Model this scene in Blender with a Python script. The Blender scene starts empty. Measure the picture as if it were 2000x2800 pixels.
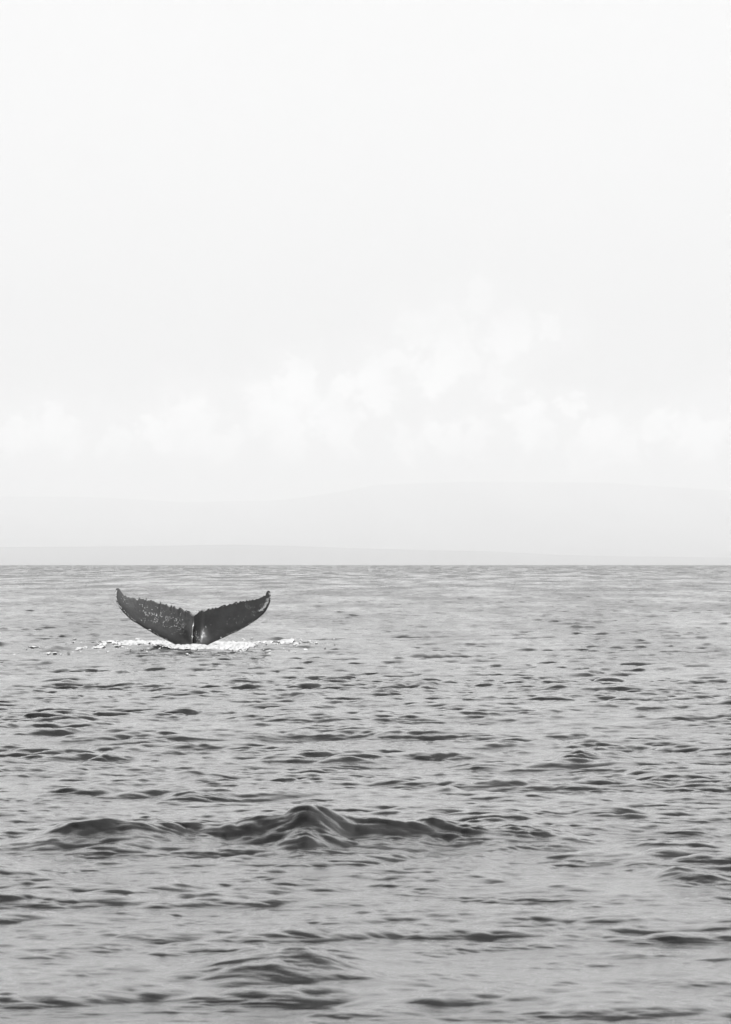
import bpy, math, random
import numpy as np

random.seed(7)
rng = np.random.default_rng(11)
R = math.radians
sc = bpy.context.scene

# ------------------------------------------------------------------ camera
CAM_H = 2.494          # eye height above the mean sea level, on a small boat
EARTH_R = 7.4e6        # earth radius, refraction included: the sea drops away and ends in a crisp horizon
EYE_Y = 1545 - 8.6     # frame row of the eye level; the visible horizon dips 8.6 px below it
F_PX = 10500.0         # focal length in pixels of a 2000 x 2800 frame (135 mm lens)
cam_data = bpy.data.cameras.new('camera')
cam = bpy.data.objects.new('camera', cam_data)
sc.collection.objects.link(cam)
cam_data.sensor_fit = 'VERTICAL'
cam_data.sensor_height = 36.0
cam_data.sensor_width = 36.0
cam_data.lens = 135.0
cam_data.clip_start = 0.5
cam_data.clip_end = 200000.0
cam_data.dof.use_dof = True
cam_data.dof.focus_distance = 108.0
cam_data.dof.aperture_fstop = 10.0
cam.location = (0, 0, CAM_H)
cam.rotation_euler = (R(90) + math.atan((EYE_Y - 1400) / F_PX), 0, 0)
sc.camera = cam

# ------------------------------------------------------------------ view
sc.view_settings.view_transform = 'Standard'
sc.view_settings.look = 'None'
sc.view_settings.gamma = 1.0
sc.view_settings.exposure = 0.41
sc.view_settings.use_curve_mapping = False
sc.render.engine = 'CYCLES'
sc.cycles.volume_bounces = 2
sc.cycles.max_bounces = 6
sc.cycles.use_denoising = True

# ------------------------------------------------------------------ sun
SUN_EL, SUN_AZ = R(42), R(100)      # azimuth clockwise from the view direction (+Y)
sd = bpy.data.lights.new('sun', 'SUN')
sd.energy = 3.0
sd.angle = R(0.8)
sd.color = (1.0, 1.0, 1.0)         # the photograph is black and white
sun = bpy.data.objects.new('sun', sd)
sc.collection.objects.link(sun)
sun.rotation_euler = (R(90) - SUN_EL, 0, R(180) - SUN_AZ)

# ------------------------------------------------------------------ world
world = bpy.data.worlds.new('World')
sc.world = world
world.use_nodes = True
nt = world.node_tree
N, L = nt.nodes, nt.links
N.clear()


def nd(tree, typ, **kw):
    n = tree.nodes.new(typ)
    for k, v in kw.items():
        setattr(n, k, v)
    return n


def mth(tree, op, a, b=None, c=None, clamp=False):
    n = tree.nodes.new('ShaderNodeMath')
    n.operation = op
    n.use_clamp = clamp
    for i, v in enumerate((a, b, c)):
        if v is None:
            continue
        if isinstance(v, (int, float)):
            n.inputs[i].default_value = v
        else:
            tree.links.new(v, n.inputs[i])
    return n.outputs[0]


def smooth(tree, v, lo, hi, to0=0.0, to1=1.0):
    n = tree.nodes.new('ShaderNodeMapRange')
    n.interpolation_type = 'SMOOTHSTEP'
    tree.links.new(v, n.inputs['Value'])
    n.inputs['From Min'].default_value = lo
    n.inputs['From Max'].default_value = hi
    n.inputs['To Min'].default_value = to0
    n.inputs['To Max'].default_value = to1
    return n.outputs['Result']


out = nd(nt, 'ShaderNodeOutputWorld')
bg = nd(nt, 'ShaderNodeBackground')
bg.inputs['Strength'].default_value = 0.1
sky = nd(nt, 'ShaderNodeTexSky', sky_type='NISHITA')
sky.sun_disc = False
sky.sun_elevation = SUN_EL
sky.sun_rotation = SUN_AZ
sky.dust_density = 3.0
bw = nd(nt, 'ShaderNodeRGBToBW')
L.new(sky.outputs[0], bw.inputs[0])
tc = nd(nt, 'ShaderNodeTexCoord')
sep = nd(nt, 'ShaderNodeSeparateXYZ')
L.new(tc.outputs['Generated'], sep.inputs[0])
X, Y, Z = sep.outputs
# direction as (azimuth, elevation), in radians
az = mth(nt, 'ARCTAN2', X, Y)
el = mth(nt, 'ARCSINE', Z)
p = nd(nt, 'ShaderNodeCombineXYZ')
L.new(az, p.inputs[0]); L.new(el, p.inputs[1])
# thin white veil over the whole sky, thinned towards the zenith to darken steep wave faces
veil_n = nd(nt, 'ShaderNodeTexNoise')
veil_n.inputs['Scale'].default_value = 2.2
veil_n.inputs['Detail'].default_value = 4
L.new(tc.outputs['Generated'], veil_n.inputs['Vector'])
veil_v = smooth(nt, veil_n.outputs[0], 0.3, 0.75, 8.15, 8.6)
veil_v = mth(nt, 'ADD', veil_v, smooth(nt, Z, 0.15, 0.34, 0.0, 6.5))  # added glow above the frame, brightens what the water reflects
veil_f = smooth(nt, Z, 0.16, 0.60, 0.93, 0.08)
# cumulus bank standing low over the islands: lumps broken by noise
wn = nd(nt, 'ShaderNodeTexNoise')
wn.inputs['Scale'].default_value = 110.0
wn.inputs['Detail'].default_value = 10
wn.inputs['Roughness'].default_value = 0.66
L.new(p.outputs[0], wn.inputs['Vector'])
wsub = nd(nt, 'ShaderNodeVectorMath', operation='SUBTRACT')
L.new(wn.outputs['Color'], wsub.inputs[0])
wsub.inputs[1].default_value = (0.5, 0.5, 0.5)
wsc = nd(nt, 'ShaderNodeVectorMath', operation='SCALE')
L.new(wsub.outputs[0], wsc.inputs[0])
wsc.inputs['Scale'].default_value = 0.022
wadd = nd(nt, 'ShaderNodeVectorMath', operation='ADD')
L.new(p.outputs[0], wadd.inputs[0]); L.new(wsc.outputs[0], wadd.inputs[1])
flat = nd(nt, 'ShaderNodeVectorMath', operation='MULTIPLY')
L.new(wadd.outputs[0], flat.inputs[0]); flat.inputs[1].default_value = (1, 1, 0)
LUMPS = [(40, 975, 45), (130, 965, 62), (255, 985, 45), (345, 975, 40), (425, 950, 66), (500, 985, 45),
         (590, 925, 58), (655, 870, 48), (672, 825, 34), (640, 960, 60), (760, 870, 30), (825, 845, 55),
         (890, 825, 35), (960, 850, 45), (1010, 800, 60), (1000, 725, 55), (1075, 665, 40), (920, 740, 50),
         (900, 985, 42), (985, 975, 46), (1060, 970, 44), (1165, 925, 42), (1180, 975, 44), (1270, 910, 32),
         (1290, 1010, 50), (1130, 760, 60), (1230, 730, 40), (-80, 970, 70),
         (760, 960, 45), (840, 900, 40), (1360, 985, 60), (1460, 960, 50), (1560, 975, 60), (1680, 950, 70), (-220, 985, 60), (1100, 850, 40), (720, 910, 40)]
fieldv = None
for (px, py, rr) in LUMPS:
    d = nd(nt, 'ShaderNodeVectorMath', operation='DISTANCE')
    L.new(flat.outputs[0], d.inputs[0])
    d.inputs[1].default_value = ((px - 812) * 1.2315 / F_PX, (1255 - py) * 1.2315 / F_PX, 0)
    v = mth(nt, 'DIVIDE', d.outputs['Value'], rr * 1.2315 / F_PX)
    fieldv = v if fieldv is None else mth(nt, 'SMOOTH_MIN', fieldv, v, 0.45)
lump = smooth(nt, fieldv, 0.58, 1.15, 1.0, 0.0)
cn = nd(nt, 'ShaderNodeTexNoise')
cn.inputs['Scale'].default_value = 80.0
cn.inputs['Detail'].default_value = 5
L.new(p.outputs[0], cn.inputs['Vector'])
lump = mth(nt, 'MULTIPLY', lump, smooth(nt, cn.outputs[0], 0.30, 0.62, 0.35, 1.0))
CLOUD_GAIN = smooth(nt, el, 0.024, 0.070, 3.4, 0.55)
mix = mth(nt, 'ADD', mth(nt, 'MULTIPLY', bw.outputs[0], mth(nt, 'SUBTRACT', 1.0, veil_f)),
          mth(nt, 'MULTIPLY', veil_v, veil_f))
# brighter towards the sun, which stands beyond the right edge
sdir = (math.sin(SUN_AZ) * math.cos(SUN_EL), math.cos(SUN_AZ) * math.cos(SUN_EL), math.sin(SUN_EL))
dot = nd(nt, 'ShaderNodeVectorMath', operation='DOT_PRODUCT')
L.new(tc.outputs['Generated'], dot.inputs[0]); dot.inputs[1].default_value = sdir
mix = mth(nt, 'ADD', mix, smooth(nt, dot.outputs['Value'], 0.25, 1.0, 0.0, 4.0))
lump = mth(nt, 'ADD', lump, mth(nt, 'MULTIPLY', smooth(nt, fieldv, 0.6, 2.6, 1.0, 0.0), 0.45))
mix = mth(nt, 'ADD', mix, mth(nt, 'MULTIPLY', lump, CLOUD_GAIN))
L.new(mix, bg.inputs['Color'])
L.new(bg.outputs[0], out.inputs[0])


# ------------------------------------------------------------------ helpers
def link(o, parent=None):
    sc.collection.objects.link(o)
    if parent is not None:
        o.parent = parent
    return o


def mesh_obj(name, co, quads=None, tris=None, mat=None, parent=None, smooth_shade=True):
    me = bpy.data.meshes.new(name)
    co = np.asarray(co, dtype=np.float32)
    me.vertices.add(len(co))
    me.vertices.foreach_set('co', co.ravel())
    fl, starts, tot = [], [], 0
    if quads is not None and len(quads):
        q = np.asarray(quads, dtype=np.int32)
        fl.append(q.ravel()); starts.append(tot + 4 * np.arange(len(q))); tot += 4 * len(q)
    if tris is not None and len(tris):
        t = np.asarray(tris, dtype=np.int32)
        fl.append(t.ravel()); starts.append(tot + 3 * np.arange(len(t))); tot += 3 * len(t)
    fl = np.concatenate(fl); starts = np.concatenate(starts)
    me.loops.add(len(fl))
    me.loops.foreach_set('vertex_index', fl)
    me.polygons.add(len(starts))
    me.polygons.foreach_set('loop_start', starts.astype(np.int32))
    me.update(calc_edges=True)
    me.polygons.foreach_set('use_smooth', np.full(len(starts), smooth_shade))
    me.validate()
    if mat:
        me.materials.append(mat)
    o = bpy.data.objects.new(name, me)
    return link(o, parent)


def new_mat(name):
    m = bpy.data.materials.new(name)
    m.use_nodes = True
    t = m.node_tree
    b = t.nodes['Principled BSDF']
    return m, t, b


def grey(v):
    return (v, v, v, 1)


# ------------------------------------------------------------------ sea surface (FFT wave tiles)
def wave_tile(size, n, lmin, lmax, slope_rms, wind, spread, seed, power=4.0, floor=0.06):
    r = np.random.default_rng(seed)
    k1 = np.fft.fftfreq(n, size / n) * 2 * np.pi
    kx, ky = np.meshgrid(k1, k1, indexing='ij')
    k = np.hypot(kx, ky)
    k[0, 0] = 1e-6
    kmin, kmax = 2 * np.pi / lmax, 2 * np.pi / lmin
    P = k ** (-power) * np.exp(-(kmin / k) ** 4) * np.exp(-(k / kmax) ** 4)
    c = (kx * math.sin(wind) + ky * math.cos(wind)) / k
    P = P * (np.abs(c) ** spread + floor)
    P[0, 0] = 0
    A = np.sqrt(P) * (r.normal(size=(n, n)) + 1j * r.normal(size=(n, n)))
    h = np.fft.ifft2(A)
    sx = np.fft.ifft2(1j * kx * A).real
    sy = np.fft.ifft2(1j * ky * A).real
    sc_ = slope_rms / math.sqrt((sx ** 2 + sy ** 2).mean())
    dx = np.fft.ifft2(-1j * kx / k * A).real * sc_
    dy = np.fft.ifft2(-1j * ky / k * A).real * sc_
    return np.stack([h.real * sc_, dx, dy], -1).astype(np.float32), size


def sample(tile, x, y, rot):
    T, size = tile
    n = T.shape[0]
    c, s = math.cos(rot), math.sin(rot)
    u = (x * c + y * s) / size * n
    v = (-x * s + y * c) / size * n
    iu = np.floor(u).astype(np.int64); iv = np.floor(v).astype(np.int64)
    fu = (u - iu).astype(np.float32)[..., None]; fv = (v - iv).astype(np.float32)[..., None]
    fu = fu * fu * (3 - 2 * fu); fv = fv * fv * (3 - 2 * fv)
    i0, i1, j0, j1 = iu % n, (iu + 1) % n, iv % n, (iv + 1) % n
    r = (T[i0, j0] * (1 - fu) + T[i1, j0] * fu) * (1 - fv) + (T[i0, j1] * (1 - fu) + T[i1, j1] * fu) * fv
    h, a, b = r[..., 0], r[..., 1], r[..., 2]
    return h, a * c - b * s, a * s + b * c


TILES = [  # tile, rotation, fade start, fade end, choppiness
    (wave_tile(83.0, 1024, 0.8, 5.0, 0.060, R(14), 2, 1, floor=.08), 0.0, 6000, 16000, 3.6, 1.5),
    (wave_tile(13.3, 1024, 0.18, 1.05, 0.108, R(-10), 2, 2, floor=.08), 0.35, 6000, 16000, 2.6, 1.0),
    (wave_tile(4.7, 512, 0.07, 0.30, 0.095, R(8), 1.5, 3, floor=.1), -0.5, 260, 900, 1.6, 0.3),
    (wave_tile(211.0, 512, 8.0, 60.0, 0.010, R(20), 4, 4), 0.2, 6000, 15000, 0.6, 0.0),
]
STD = [float(t[0][0][..., 0].std()) for t in TILES]
GUST = wave_tile(47.0, 256, 4.0, 30.0, 1.0, R(0), 0, 5, power=3.0)
_gs = float(GUST[0][..., 0].std())


def at_px(px, py, H=0.0):
    """world x, y of the point of height H seen at pixel (px, py) of the 2000 x 2800 frame"""
    D = (CAM_H - H) * F_PX / (py - EYE_Y)
    return (px - 1000.0) / F_PX * D, D


# single larger waves: x px, crest y px, height, half width (m), front length, back length
# larger waves: traced crest line (px, py), front length, back length in metres
RIDGES = [
    ([(40, 2302), (110, 2282), (200, 2250), (290, 2236), (380, 2238), (490, 2250), (600, 2250), (660, 2244), (720, 2236),
      (775, 2224), (815, 2203), (840, 2196), (862, 2202), (905, 2226), (960, 2250), (1020, 2248), (1100, 2250), (1180, 2242), (1300, 2254),
      (1400, 2250), (1480, 2258), (1600, 2282), (1750, 2300)], 0.80, 1.7),
    ([(431, 2672), (517, 2648), (591, 2626), (690, 2610), (763, 2604), (837, 2613), (911, 2631), (985, 2656), (1059, 2672)], 0.46, 1.1),
    ([(700, 1925), (760, 1915), (810, 1908), (860, 1915), (890, 1925)], 0.8, 1.4),
    ([(1770, 2402), (1800, 2385), (1850, 2374), (1900, 2379), (1960, 2386), (2050, 2402)], 0.45, 0.9),
    ([(-60, 2402), (0, 2386), (60, 2392), (130, 2405), (200, 2416)], 0.45, 0.9),
    ([(-60, 2462), (20, 2444), (90, 2450), (190, 2462)], 0.45, 0.9),
    ([(1010, 1888), (1080, 1880), (1150, 1873), (1220, 1880), (1300, 1888)], 0.9, 1.5),
    ([(1480, 2062), (1560, 2048), (1600, 2043), (1660, 2052), (1740, 2062)], 0.6, 1.2),
    ([(1720, 2120), (1800, 2106), (1870, 2108), (1950, 2120)], 0.6, 1.2),
    ([(1060, 1792), (1150, 1780), (1230, 1786), (1290, 1792)], 1.2, 2.0),
    ([(450, 2112), (520, 2098), (570, 2101), (650, 2112)], 0.6, 1.2),
    ([(230, 2060), (290, 2050), (360, 2060)], 0.6, 1.2),
    ([(540, 1870), (640, 1861), (760, 1863), (880, 1870)], 0.9, 1.5),
    ([(1130, 2152), (1220, 2139), (1290, 2152)], 0.6, 1.2),
    ([(460, 2178), (520, 2166), (600, 2170), (650, 2178)], 0.6, 1.0),
    ([(1740, 2330), (1830, 2318), (1960, 2322), (2050, 2330)], 0.5, 1.0),
    ([(930, 2400), (980, 2392), (1040, 2400)], 0.4, 0.9),
]


def water(x, y):
    D = np.hypot(x, y)
    h = np.zeros_like(x); dx = np.zeros_like(x); dy = np.zeros_like(x)
    g = sample(GUST, x, y, 0.3)[0] / _gs
    big = np.zeros_like(x)
    for tr, fl, bl in RIDGES:
        P = np.array(tr, float)
        vend = 0.5 * (P[0, 1] + P[-1, 1]) - EYE_Y
        D0 = (CAM_H + 0.01) * F_PX / vend
        X = (P[:, 0] - 1000) / F_PX * D0
        Hc = np.maximum(CAM_H - D0 * (P[:, 1] - EYE_Y) / F_PX, 0.0)
        Hc[0] = Hc[-1] = 0
        w_ = (X[-1] - X[0]) * 0.3
        m = (x > X[0] - w_) & (x < X[-1] + w_) & (np.abs(y - D0) < 6)
        xm = x[m]
        Hx = np.interp(xm, X, Hc) * (0.88 if len(tr) > 8 else 1.2)
        wob = 0.10 * np.sin(xm * 3.1 + D0) + 0.06 * np.sin(xm * 8.3 + 2 * D0)
        q1 = sample(TILES[1][0], xm * 0.55, y[m] * 0.55, 0.9)[0] / STD[1]
        q2 = sample(TILES[1][0], xm * 0.9 + 3, y[m] * 0.9, -0.6)[0] / STD[1]
        yy = y[m] - D0 + wob + 0.08 * q1
        Hx = Hx * (1 + 0.10 * q2)
        sl = np.where(yy < 0, fl * (0.45 + 2.5 * Hx), bl)
        big[m] += Hx * (1.2 * np.exp(-(np.abs(yy) / sl) ** 1.3) - 0.2 * np.exp(-((yy + fl * 1.3) / fl) ** 2))
    prev = None
    for i, (t, rot, f0, f1, chop, lean) in enumerate(TILES):
        w = np.clip((f1 - D) / (f1 - f0), 0, 1)
        a, b, c = sample(t, x, y, rot)
        if i == 0:           # the traced waves replace the random ones where they stand
            w = w * (1 - 0.55 * np.clip(big / 0.08, 0, 1))
        if i in (1, 2):      # short waves ride on the crests of the longer ones
            w = w * ((0.34, 0.08)[i - 1] + (1.50, 1.9)[i - 1] / (1 + np.exp(-(2.0 * prev + 0.6 * g + (2 if i == 1 else 12) * np.minimum(big, 0.15) - 0.6))))
            if i == 1:
                w = w * (1 - 0.5 * np.clip(big / 0.12, 0, 1))
            else:
                w = w * (1 + 4.0 * np.clip(big, 0, 0.15))
        w = w * (0.55 + 0.50 * np.clip((y - 20) / 30, 0, 1))     # calmer water nearer the boat
        prev = a / STD[i]
        h += a * w; dx += b * w * chop; dy += c * w * chop - lean * a * w
    h += big
    return x + dx, y + dy, h - D * D / (2 * EARTH_R)


# polar sheet: fine inside the view and a margin, coarse all round
half = math.atan(1000 / F_PX) * 1.16
th_f = np.linspace(-half, half, 352)
step = (th_f[1] - th_f[0]) * 1.09 ** np.arange(1, 75)
side = half + np.cumsum(step)
side = half + (side - half) * (math.pi - half) / (side[-1] - half)
th = np.concatenate([-side[::-1], th_f, side[:-1]])
rad = [0.0, 0.6, 1.3]
r_ = 1.3
while r_ < 18.6:
    r_ += 0.5 if r_ < 17.5 else 0.12
    rad.append(r_)
while r_ < 45:
    r_ *= 1.00072
    rad.append(r_)
while r_ < 80:
    r_ *= 1.001
    rad.append(r_)
while r_ < 420:
    r_ *= 1.0019
    rad.append(r_)
while r_ < 3000:
    r_ *= 1.005
    rad.append(r_)
while r_ < 13000:
    r_ *= 1.012
    rad.append(r_)
rad = np.array(rad)
RR, TT = np.meshgrid(rad, th, indexing='ij')
gx, gy = RR * np.sin(TT), RR * np.cos(TT)
wx, wy, wz = water(gx.ravel(), gy.ravel())
# outside the view the sheet is coarse: keep only its swell
nr, nc = RR.shape
co = np.stack([wx, wy, wz], -1)
idx = np.arange(nr * nc).reshape(nr, nc)
jn = np.roll(idx, -1, axis=1)
quads = np.stack([idx[:-1, :], idx[1:, :], jn[1:, :], jn[:-1, :]], -1).reshape(-1, 4)
quads = quads[:, ::-1]
print('sea quads', len(quads))

m_sea, t, b = new_mat('sea_water')
b.inputs['Base Color'].default_value = grey(0.008)
b.inputs['IOR'].default_value = 1.43
geo = nd(t, 'ShaderNodeNewGeometry')
ln = nd(t, 'ShaderNodeVectorMath', operation='LENGTH')
t.links.new(geo.outputs['Position'], ln.inputs[0])
n1 = nd(t, 'ShaderNodeTexNoise')
n1.inputs['Scale'].default_value = 22.0
n1.inputs['Detail'].default_value = 4
n1.inputs['Roughness'].default_value = 0.55
mpw = nd(t, 'ShaderNodeMapping')
mpw.inputs['Scale'].default_value = (0.6, 1.4, 1.4)
t.links.new(geo.outputs['Position'], mpw.inputs['Vector'])
t.links.new(mpw.outputs[0], n1.inputs['Vector'])
bp = nd(t, 'ShaderNodeBump')
bp.inputs['Distance'].default_value = 0.0035
bp.inputs['Strength'].default_value = 1.0
t.links.new(n1.outputs[0], bp.inputs['Height'])
t.links.new(bp.outputs[0], b.inputs['Normal'])
# waves too small for the mesh there: seen from afar they act as roughness
mr = nd(t, 'ShaderNodeMapRange')
t.links.new(mth(t, 'LOGARITHM', ln.outputs['Value'], 10.0), mr.inputs['Value'])
mr.inputs['From Min'].default_value = 1.8
mr.inputs['From Max'].default_value = 3.3
mr.inputs['To Min'].default_value = 0.025
mr.inputs['To Max'].default_value = 0.32
# windrows: lanes of rougher and smoother water running with the wind
mpr = nd(t, 'ShaderNodeMapping')
mpr.inputs['Scale'].default_value = (0.16, 0.022, 0.0)
t.links.new(geo.outputs['Position'], mpr.inputs['Vector'])
nr_ = nd(t, 'ShaderNodeTexNoise')
nr_.inputs['Scale'].default_value = 1.0
nr_.inputs['Detail'].default_value = 6
nr_.inputs['Roughness'].default_value = 0.65
t.links.new(mpr.outputs[0], nr_.inputs['Vector'])
t.links.new(mth(t, 'MULTIPLY', mr.outputs[0], smooth(t, nr_.outputs[0], 0.36, 0.64, 0.35, 1.75)), b.inputs['Roughness'])
sea = mesh_obj('sea', co, quads=quads, mat=m_sea)
sea['kind'] = 'structure'
sea['label'] = 'choppy grey open sea reaching the horizon'

# ------------------------------------------------------------------ far land
m_land, t, b = new_mat('far_land')
b.inputs['Base Color'].default_value = grey(0.09)
b.inputs['Roughness'].default_value = 1.0
n1 = nd(t, 'ShaderNodeTexNoise')
n1.inputs['Scale'].default_value = 0.0006
n1.inputs['Detail'].default_value = 6
cr = nd(t, 'ShaderNodeMapRange')
cr.inputs['To Min'].default_value = 0.32
cr.inputs['To Max'].default_value = 0.42
geo = nd(t, 'ShaderNodeNewGeometry')
t.links.new(geo.outputs['Position'], n1.inputs['Vector'])
t.links.new(n1.outputs[0], cr.inputs['Value'])
t.links.new(cr.outputs[0], b.inputs['Base Color'])


def hnoise(x, seed, octs=5, base=1.0):
    r = np.random.default_rng(seed)
    v = np.zeros_like(x)
    for i in range(octs):
        v += math.sin(1) * np.sin(x * base * (2.1 ** i) + r.uniform(0, 6.3)) / (1.9 ** i)
    return v


def land(name, label, mat, prof, d_shore, d_top, d_back, power, seed, rough, nx=420, ny=60):
    """prof: (px, height px above the horizon) of the skyline in the 2000 x 2800 frame"""
    pp = np.array(prof, float)
    ang = np.linspace(-0.3, 0.3, nx)
    px = 1000 + np.tan(ang) * F_PX
    hp = np.interp(px, pp[:, 0], pp[:, 1])
    hp = hp + rough * hnoise(ang * 60, seed)
    ztop = CAM_H + (hp - 8.6) * d_top / F_PX
    V = []
    s = np.linspace(0, 1, ny)
    for sv in s:
        if sv <= 0.75:
            q = sv / 0.75
            d = d_shore + (d_top - d_shore) * q
            z = ztop * (q ** power) - 11 * (1 - q)
            z = z * (1 + 0.05 * hnoise(ang * 90 + sv * 5, seed + 3) * math.sin(q * math.pi))
        else:
            q = (sv - 0.75) / 0.25
            d = d_top + (d_back - d_top) * q
            z = ztop * (1 - q ** 1.5) - 11 * q
        V.append(np.stack([np.tan(ang) * d, np.full(nx, d), z], -1))
    V = np.array(V).reshape(-1, 3)
    ii = np.arange(nx * ny).reshape(ny, nx)
    q = np.stack([ii[:-1, :-1], ii[:-1, 1:], ii[1:, 1:], ii[1:, :-1]], -1).reshape(-1, 4)
    o = mesh_obj(name, V, quads=q, mat=mat)
    o['kind'] = 'structure'
    o['label'] = label
    return o


m_coast = m_land.copy()
m_coast.name = 'coast_land'  # coast colour lightened to lower its contrast against the haze
for n_ in m_coast.node_tree.nodes:
    if n_.type == 'MAP_RANGE':
        n_.inputs['To Min'].default_value = 0.30
        n_.inputs['To Max'].default_value = 0.38

land('mountain', 'huge gentle mountain fading into the haze behind the sea', m_land,
     [(-3000, 60), (-1500, 120), (-400, 175), (0, 190), (250, 186), (500, 172), (760, 178), (900, 196), (1030, 222),
      (1250, 228), (1660, 226), (1830, 214), (2000, 205), (2600, 160), (4000, 60), (6000, 10)],
     12500, 28000, 31500, 1.25, 21, 1.2)
land('low_coast', 'low strip of darker coast along the horizon', m_coast,
     [(-3000, 20), (-800, 44), (0, 50), (350, 52), (640, 56), (980, 46), (1350, 38), (1540, 28), (1800, 22), (2000, 20),
      (3000, 12), (5000, 6)],
     10500, 11600, 12300, 0.8, 33, 0.8)

# ------------------------------------------------------------------ whale tail
MPP = 112.0 / F_PX      # metres per pixel at the whale
WH_X, WH_Y = (530 - 1000) * MPP, 112.0


def r2(pts):   # left fluke trace -> frame pixels
    return [(300 + x * 240 / 1624, 1590 + y * 240 / 1624) for x, y in pts]


def r3(pts):
    return [(510 + x * 260 / 1624, 1590 + y * 260 / 1624) for x, y in pts]


L_trail = r2([(165, 121), (185, 122), (205, 140), (230, 185), (262, 225), (290, 255), (310, 255), (330, 275), (355, 290),
              (372, 283), (385, 295), (410, 303), (430, 297), (455, 302), (470, 300), (490, 315), (510, 335), (530, 340),
              (548, 335), (552, 310), (565, 302), (580, 318), (600, 322), (620, 325), (640, 322), (655, 332), (672, 335),
              (680, 312), (690, 315), (698, 335), (715, 350), (730, 345), (750, 350), (770, 342), (785, 345), (800, 358),
              (825, 358), (850, 378), (875, 390), (895, 400), (915, 405), (930, 402), (940, 382), (950, 380), (962, 405),
              (985, 415), (1010, 420), (1035, 425), (1048, 415), (1062, 425), (1075, 435), (1095, 458), (1120, 465),
              (1132, 450), (1150, 448), (1168, 468), (1190, 458), (1205, 465), (1225, 485), (1245, 500), (1270, 505),
              (1290, 492), (1305, 488), (1330, 500), (1360, 520), (1385, 540), (1405, 540), (1415, 525), (1430, 540),
              (1465, 548), (1485, 560), (1510, 590), (1530, 615), (1560, 638)])
L_lead = r2([(165, 121), (150, 126), (138, 150), (130, 180), (122, 210), (120, 250), (130, 300), (145, 345), (155, 390),
             (175, 430), (200, 470), (235, 520), (270, 565), (310, 605), (350, 645), (400, 695), (460, 735), (520, 770),
             (580, 810), (640, 850), (700, 885), (770, 925), (830, 965), (900, 1005), (960, 1030), (1020, 1065),
             (1100, 1105), (1180, 1145), (1240, 1175), (1275, 1205), (1320, 1250), (1350, 1330), (1370, 1450),
             (1400, 1560), (1560, 1600)])
R_trail = r3([(1410, 155), (1395, 158), (1380, 175), (1365, 205), (1362, 230), (1350, 238), (1325, 240), (1315, 258),
              (1280, 272), (1240, 293), (1200, 300), (1160, 315), (1140, 308), (1105, 322), (1090, 312), (1070, 328),
              (1045, 325), (1035, 318), (1005, 338), (975, 332), (950, 342), (925, 335), (900, 358), (880, 362),
              (855, 347), (830, 355), (800, 375), (775, 385), (745, 382), (715, 400), (690, 410), (665, 398), (645, 398),
              (610, 412), (580, 425), (560, 440), (540, 448), (515, 450), (500, 440), (480, 460), (460, 458), (445, 450),
              (430, 465), (405, 475), (385, 465), (365, 472), (345, 490), (325, 505), (305, 510), (285, 505), (265, 495),
              (240, 508), (215, 515), (190, 545), (155, 570), (128, 588)])
R_lead = r3([(1410, 155), (1425, 157), (1440, 175), (1446, 210), (1452, 245), (1452, 290), (1445, 330), (1430, 380),
             (1410, 425), (1390, 465), (1360, 510), (1320, 555), (1280, 590), (1240, 625), (1200, 655), (1150, 690),
             (1100, 720), (1050, 755), (1000, 785), (940, 815), (880, 850), (820, 875), (760, 900), (700, 930),
             (650, 955), (600, 975), (550, 1000), (500, 1020), (450, 1045), (400, 1068), (350, 1100), (310, 1140),
             (290, 1220), (280, 1340), (250, 1440), (128, 1477)])


def resamp(pts, n, pw=1.0):
    P = np.array(pts, float)
    s = np.concatenate([[0], np.cumsum(np.hypot(*np.diff(P, axis=0).T))])
    s /= s[-1]
    q = np.linspace(0, 1, n) ** pw
    return np.stack([np.interp(q, s, P[:, 0]), np.interp(q, s, P[:, 1])], -1)


def to_plane(P):
    """frame pixels -> metres in the whale's upright plane (x right, z up from the sea)"""
    return np.stack([(P[:, 0] - 530) * MPP, (EYE_Y - P[:, 1]) * MPP + CAM_H], -1)


def bump01(v, c, w):
    return np.exp(-((v - c) / w) ** 2)


def fluke_surface(x, z, tt, sspan, chord, sidef):
    """front (toward camera, negative) and back depth at plane point x, z"""
    naca = 5 * (0.2969 * np.sqrt(tt) - 0.126 * tt - 0.3516 * tt ** 2 + 0.2843 * tt ** 3 - 0.1036 * tt ** 4)
    th_ = (0.24 * (1 - sspan) + 0.06) * np.minimum(1, chord / 0.35)
    thick = th_ * naca
    # tips curl toward the camera, upper edge leans back
    mid = -0.70 * (np.abs(x) / 2.2) ** 1.3 + 0.16 * z + 0.10 * np.sin(np.abs(x) * 1.5) * 0.5
    low = np.clip((0.95 - z) / 0.85, 0, 1)
    up = low * low * (3 - 2 * low)
    lobe = 0.20 * up * (1.0 * bump01(x, 0.17, 0.15 + 0.05 * up) + 0.75 * bump01(x, -0.14, 0.17))
    crease = 0.13 * np.clip(up * 1.3, 0, 1) * bump01(x, 0.0 + 0.02, 0.028)
    broad = 0.10 * bump01(x, 0, 0.5) * np.clip((1.2 - z), 0, 1)
    dimple = 0.006 * np.sin(x * 9 + z * 5) * np.sin(z * 11 - x * 4) * (1 - tt)
    fr = mid - 0.55 * thick - (lobe + broad - crease + dimple) * np.clip(thick / (th_ * 0.35 + 1e-6), 0, 1)
    bk = mid + 0.45 * thick + (0.8 * lobe + broad) * np.clip(thick / (th_ * 0.35 + 1e-6), 0, 1)
    return fr, bk


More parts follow.
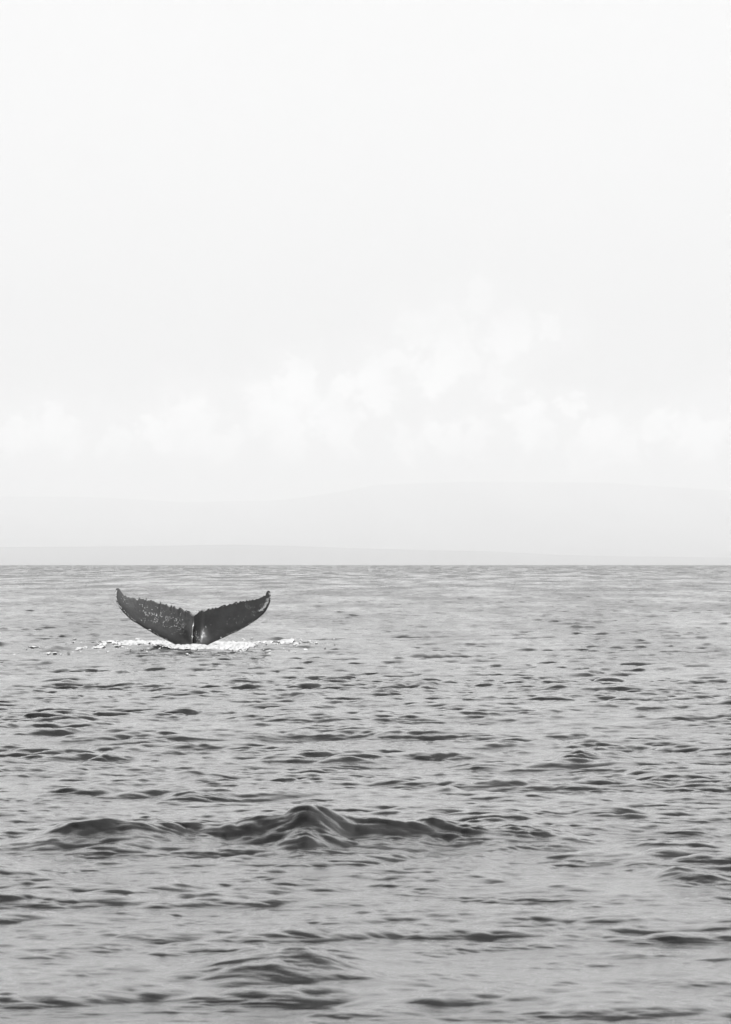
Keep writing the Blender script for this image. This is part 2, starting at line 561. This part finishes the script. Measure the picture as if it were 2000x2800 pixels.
NS, NT = 420, 46
tq = np.linspace(0, 1, NT) ** 1.6
V, Q = [], []
front_pts = {}
for side_i, (lead, trail) in enumerate(((L_lead, L_trail), (R_lead, R_trail))):
    A = to_plane(resamp(lead, NS)); B = to_plane(resamp(trail, NS))
    kern = np.ones(21) / 21
    Bs = np.stack([np.convolve(np.pad(B[:, c], 10, mode='edge'), kern, 'valid') for c in (0, 1)], -1)
    wgt = np.clip(np.minimum(np.arange(NS) - 20, NS - 14 - np.arange(NS)) / 15, 0, 1)[:, None]
    teeth = (B - Bs) * (wgt * 1.7)
    B = B + (Bs - B) * wgt
    base = len(V) and sum(len(v) for v in V)
    S = np.linspace(1, 0, NS)
    x = A[:, None, 0] * (1 - tq) + B[:, None, 0] * tq + teeth[:, None, 0] * tq ** 7
    z = A[:, None, 1] * (1 - tq) + B[:, None, 1] * tq + teeth[:, None, 1] * tq ** 7
    chord = np.hypot(*(A - B).T)[:, None] * np.ones((1, NT))
    ss = S[:, None] * np.ones((1, NT))
    tt = np.ones((NS, 1)) * tq[None, :]
    fr, bk = fluke_surface(x, z, tt, ss, chord, side_i)
    F = np.stack([x, fr, z], -1); Bk = np.stack([x, bk, z], -1)
    V.append(F.reshape(-1, 3)); V.append(Bk.reshape(-1, 3))
    ii = np.arange(NS * NT).reshape(NS, NT)
    q = np.stack([ii[:-1, :-1], ii[:-1, 1:], ii[1:, 1:], ii[1:, :-1]], -1).reshape(-1, 4)
    qf = base + q
    qb = base + NS * NT + q[:, ::-1]
    if side_i == 1:
        qf, qb = qf[:, ::-1], qb[:, ::-1]
    Q += [qf[:, ::-1], qb[:, ::-1]]
    front_pts[side_i] = F
V = np.concatenate(V); Q = np.concatenate(Q)

m_skin, t, b = new_mat('whale_skin')
tcw = nd(t, 'ShaderNodeTexCoord')
nA = nd(t, 'ShaderNodeTexNoise'); nA.inputs['Scale'].default_value = 2.5; nA.inputs['Detail'].default_value = 7
nA.inputs['Roughness'].default_value = 0.65
t.links.new(tcw.outputs['Object'], nA.inputs['Vector'])
mp = nd(t, 'ShaderNodeMapping'); mp.inputs['Scale'].default_value = (3, 3, 22); mp.inputs['Rotation'].default_value = (0, 0.7, 0)
t.links.new(tcw.outputs['Object'], mp.inputs['Vector'])
nB = nd(t, 'ShaderNodeTexNoise'); nB.inputs['Scale'].default_value = 2.0; nB.inputs['Detail'].default_value = 5
t.links.new(mp.outputs[0], nB.inputs['Vector'])
scar = smooth(t, nB.outputs[0], 0.66, 0.74)
vor = nd(t, 'ShaderNodeTexVoronoi'); vor.inputs['Scale'].default_value = 9.0
t.links.new(tcw.outputs['Object'], vor.inputs['Vector'])
spot = smooth(t, vor.outputs['Distance'], 0.06, 0.13, 1.0, 0.0)
patch = smooth(t, nA.outputs[0], 0.56, 0.68)
v = mth(t, 'ADD', smooth(t, nA.outputs[0], 0.3, 0.75, 0.009, 0.032), mth(t, 'MULTIPLY', scar, 0.03))
v = mth(t, 'ADD', v, mth(t, 'MULTIPLY', mth(t, 'MULTIPLY', spot, patch), 0.10))
t.links.new(v, b.inputs['Base Color'])
b.inputs['Roughness'].default_value = 0.33
b.inputs['IOR'].default_value = 1.4
b.inputs['Coat Weight'].default_value = 0.35
b.inputs['Coat Roughness'].default_value = 0.12
nC = nd(t, 'ShaderNodeTexNoise'); nC.inputs['Scale'].default_value = 14; nC.inputs['Detail'].default_value = 5
t.links.new(tcw.outputs['Object'], nC.inputs['Vector'])
bp = nd(t, 'ShaderNodeBump'); bp.inputs['Distance'].default_value = 0.015; bp.inputs['Strength'].default_value = 0.6
t.links.new(nC.outputs[0], bp.inputs['Height']); t.links.new(bp.outputs[0], b.inputs['Normal'])

whale = bpy.data.objects.new('whale', None)
link(whale)
whale.location = (WH_X, WH_Y, 0)
whale['label'] = 'dark wet whale tail raised in a V above the sea, with ragged upper edges'
whale['category'] = 'whale'
body = mesh_obj('tail_flukes', V, quads=Q, mat=m_skin, parent=whale)
import bmesh
bm = bmesh.new(); bm.from_mesh(body.data)
bmesh.ops.remove_doubles(bm, verts=bm.verts, dist=0.0015)
bmesh.ops.recalc_face_normals(bm, faces=bm.faces)
bm.to_mesh(body.data); bm.free()
body.data.polygons.foreach_set('use_smooth', np.ones(len(body.data.polygons), bool))

# barnacle shells, and white domes painted as glints on clinging drops
m_speck, t, b = new_mat('barnacle_and_glint_white')
b.inputs['Base Color'].default_value = grey(0.72)
b.inputs['Roughness'].default_value = 0.25


def domes(name, spots, label, mat):
    """spots: (x, y, z, radius) ; small low domes facing the camera"""
    vs, ts = [], []
    for (x, y, z, r) in spots:
        o = len(vs)
        e = random.uniform(0.6, 1.0); a0 = random.uniform(0.3, 1.2)
        for ring, (rr, hh) in enumerate(((1.0, -0.3), (0.7, 0.45))):
            for k in range(6):
                a = k * math.pi / 3
                u, w = math.cos(a) * r * rr, math.sin(a) * r * rr * e
                vs.append((x + u * math.cos(a0) - w * math.sin(a0), y - hh * r * 0.8, z + u * math.sin(a0) + w * math.cos(a0)))
        vs.append((x, y - r * 0.7, z))
        for k in range(6):
            k2 = (k + 1) % 6
            ts += [(o + k, o + k2, o + 6 + k2), (o + k, o + 6 + k2, o + 6 + k), (o + 6 + k, o + 6 + k2, o + 12)]
    ob = mesh_obj(name, vs, tris=ts, mat=mat, parent=whale)
    ob['kind'] = 'stuff'
    ob['label'] = label
    return ob


def nearest_front(side_i, px, py):
    F = front_pts[side_i].reshape(-1, 3)
    x = (px - 530) * MPP; z = (EYE_Y - py) * MPP + CAM_H
    k = int(((F[:, 0] - x) ** 2 + (F[:, 2] - z) ** 2).argmin())
    return F[k]


spots = []
# white specks painted as glints of wet drops over the left fluke
n = 0
while n < 210:
    u = random.random(); w = random.gauss(0, 1)
    zx = 330 + u * 400 + w * 12
    zy = 262 + u * 135 + random.gauss(0, 42) + 8
    if zx > 735 or random.random() < 0.25 * (abs(u - 0.5) * 2) ** 2:
        continue
    # clustered
    if math.sin(zx * 0.06 + zy * 0.05) + math.sin(zx * 0.023 - zy * 0.09) < random.uniform(-1.3, 0.7):
        continue
    f = nearest_front(0, 290 + zx * 480 / 1624, 1590 + zy * 480 / 1624)
    spots.append((f[0] + random.gauss(0, .006), f[1], f[2] + random.gauss(0, .006), random.choice((.005, .006, .008, .010, .013))))
    n += 1
for _ in range(35):
    zx = random.uniform(640, 740); zy = 380 + random.random() * 110
    f = nearest_front(0, 290 + zx * 480 / 1624, 1590 + zy * 480 / 1624)
    spots.append((f[0], f[1], f[2], random.choice((.005, .007))))


def along(side_i, pts, n, jit, rmin, rmax):
    P = resamp(pts, n * 3)
    for _ in range(n):
        q = P[random.randrange(len(P))]
        f = nearest_front(side_i, q[0] + random.gauss(0, jit), q[1] + random.gauss(0, jit))
        spots.append((f[0], f[1], f[2], random.uniform(rmin, rmax)))


along(0, r2([(150, 165), (135, 200), (133, 250), (140, 300), (150, 345)]), 60, 1.0, .007, .017)
along(0, r2([(165, 390), (185, 430), (215, 465), (245, 500)]), 26, 1.0, .006, .015)
along(0, r2([(250, 500), (400, 660), (450, 700), (500, 730)]), 22, .8, .006, .012)
along(0, r2([(735, 880), (770, 890)]), 8, .6, .012, .018)
along(0, r2([(780, 900), (950, 1010), (1100, 1090), (1200, 1140)]), 30, .7, .004, .009)
along(0, r2([(250, 300), (330, 370)]), 14, 3.5, .005, .010)
along(1, r3([(1420, 180), (1440, 240), (1440, 300)]), 40, 1.3, .006, .014)
along(1, r3([(1405, 290), (1385, 350), (1355, 410), (1320, 460), (1260, 500)]), 130, 1.6, .007, .018)
along(1, r3([(1330, 380), (1280, 440), (1200, 510), (1110, 560)]), 34, 3.5, .004, .009)
along(1, r3([(1000, 410), (1080, 430), (1150, 450)]), 30, 4.0, .004, .007)
along(1, r3([(160, 860), (180, 930), (210, 970), (240, 1000)]), 34, 2.2, .005, .012)  # white specks painted where the lobe's highlight falls
along(1, r3([(150, 900), (250, 1050), (170, 1090)]), 20, 3.5, .004, .008)
along(1, r3([(590, 955), (600, 957)]), 5, .5, .014, .018)
along(1, r3([(700, 900), (830, 855), (960, 790), (1190, 650)]), 26, .8, .005, .010)
along(1, r3([(350, 700), (590, 610), (670, 660), (840, 630), (1010, 630), (820, 715)]), 14, 6, .005, .008)
along(1, r3([(330, 765), (345, 790)]), 6, .7, .007, .010)
along(1, r3([(855, 350), (885, 358), (540, 445), (515, 442)]), 12, .8, .006, .012)
domes('barnacles_and_glints', spots, 'small white barnacle shells and painted drop glints on the dark skin', m_speck)

# ------------------------------------------------------------------ foam round the tail
m_foam, t, b = new_mat('foam')
b.inputs['Base Color'].default_value = grey(0.56)
b.inputs['Roughness'].default_value = 0.7
nF = nd(t, 'ShaderNodeTexNoise'); nF.inputs['Scale'].default_value = 18; nF.inputs['Detail'].default_value = 4
geo = nd(t, 'ShaderNodeNewGeometry'); t.links.new(geo.outputs['Position'], nF.inputs['Vector'])
bp = nd(t, 'ShaderNodeBump'); bp.inputs['Distance'].default_value = 0.03
t.links.new(nF.outputs[0], bp.inputs['Height']); t.links.new(bp.outputs[0], b.inputs['Normal'])

FN = wave_tile(9.7, 512, 0.10, 1.6, 1.0, 0, 0, 77, power=2.6)
FN2 = wave_tile(11.3, 512, 0.06, 0.35, 1.0, 0, 0, 78, power=2.2)
fs = float(FN[0][..., 0].std()); fs2 = float(FN2[0][..., 0].std())
fx = np.arange(-9.6, -0.9, 0.028); fy = np.arange(103.0, 125.5, 0.10)
FX, FY = np.meshgrid(fx, fy, indexing='ij')


def blob(cx_px, cy_px, wx_px, wy_m, amp):
    cx, cy = at_px(cx_px, cy_px)
    return amp * np.exp(-np.abs((FX - cx) / (wx_px * MPP)) ** 2.5 - np.abs((FY - cy) / (2.3 * wy_m)) ** 2)


mask = (blob(420, 1757, 85, 1.5, 2.2) + blob(560, 1769, 120, 1.6, 2.2) + blob(700, 1760, 110, 1.0, 1.3)
        + blob(320, 1765, 80, 2.0, 0.9) + blob(640, 1771, 60, 1.2, 0.9) + blob(790, 1764, 70, 0.9, 0.75)
        + blob(500, 1764, 90, 1.0, 1.0))
nz = sample(FN, FX, FY * 0.17, 0.0)[0] / fs
nz2 = sample(FN2, FX, FY * 0.17, 0.4)[0] / fs2
val = mask + 0.25 * nz + 0.38 * nz2 - 0.80
wx_, wy_, wz_ = water(FX.ravel(), FY.ravel())
lump_h = 0.010 + np.clip(val, 0, 1.6) * 0.012 + 0.006 * nz2 * (val > 0)
fz = wz_ + lump_h.ravel()
FV = np.stack([wx_, wy_, fz], -1)
ii = np.arange(FX.size).reshape(FX.shape)
q = np.stack([ii[:-1, :-1], ii[1:, :-1], ii[1:, 1:], ii[:-1, 1:]], -1)
keep = (val[:-1, :-1] > 0) & (val[1:, 1:] > 0)
q = q[keep]
used = np.unique(q)
remap = np.full(FX.size, -1); remap[used] = np.arange(len(used))
foam = mesh_obj('sea_foam', FV[used], quads=remap[q], mat=m_foam)
foam['kind'] = 'stuff'
foam['label'] = 'broken white foam on the water round the base of the whale tail'
foam['category'] = 'foam'

# ------------------------------------------------------------------ haze
m_haze = bpy.data.materials.new('haze_air')
m_haze.use_nodes = True
t = m_haze.node_tree
t.nodes.clear()
o = nd(t, 'ShaderNodeOutputMaterial')
pv = nd(t, 'ShaderNodeVolumePrincipled')
pv.inputs['Color'].default_value = (0.915, 0.915, 0.915, 1)
pv.inputs['Density'].default_value = 0.00011
t.links.new(pv.outputs[0], o.inputs['Volume'])
B, top = 36000.0, 720.0
hv = [(sx * B, sy * B, z) for z in (-13.5, top) for sy in (-1, 1) for sx in (-1, 1)]
hq = [(0, 2, 3, 1), (4, 5, 7, 6), (0, 1, 5, 4), (2, 6, 7, 3), (0, 4, 6, 2), (1, 3, 7, 5)]
haze = mesh_obj('haze', hv, quads=hq, mat=m_haze, smooth_shade=False)
haze['kind'] = 'stuff'
haze['label'] = 'pale even haze over the whole sea'
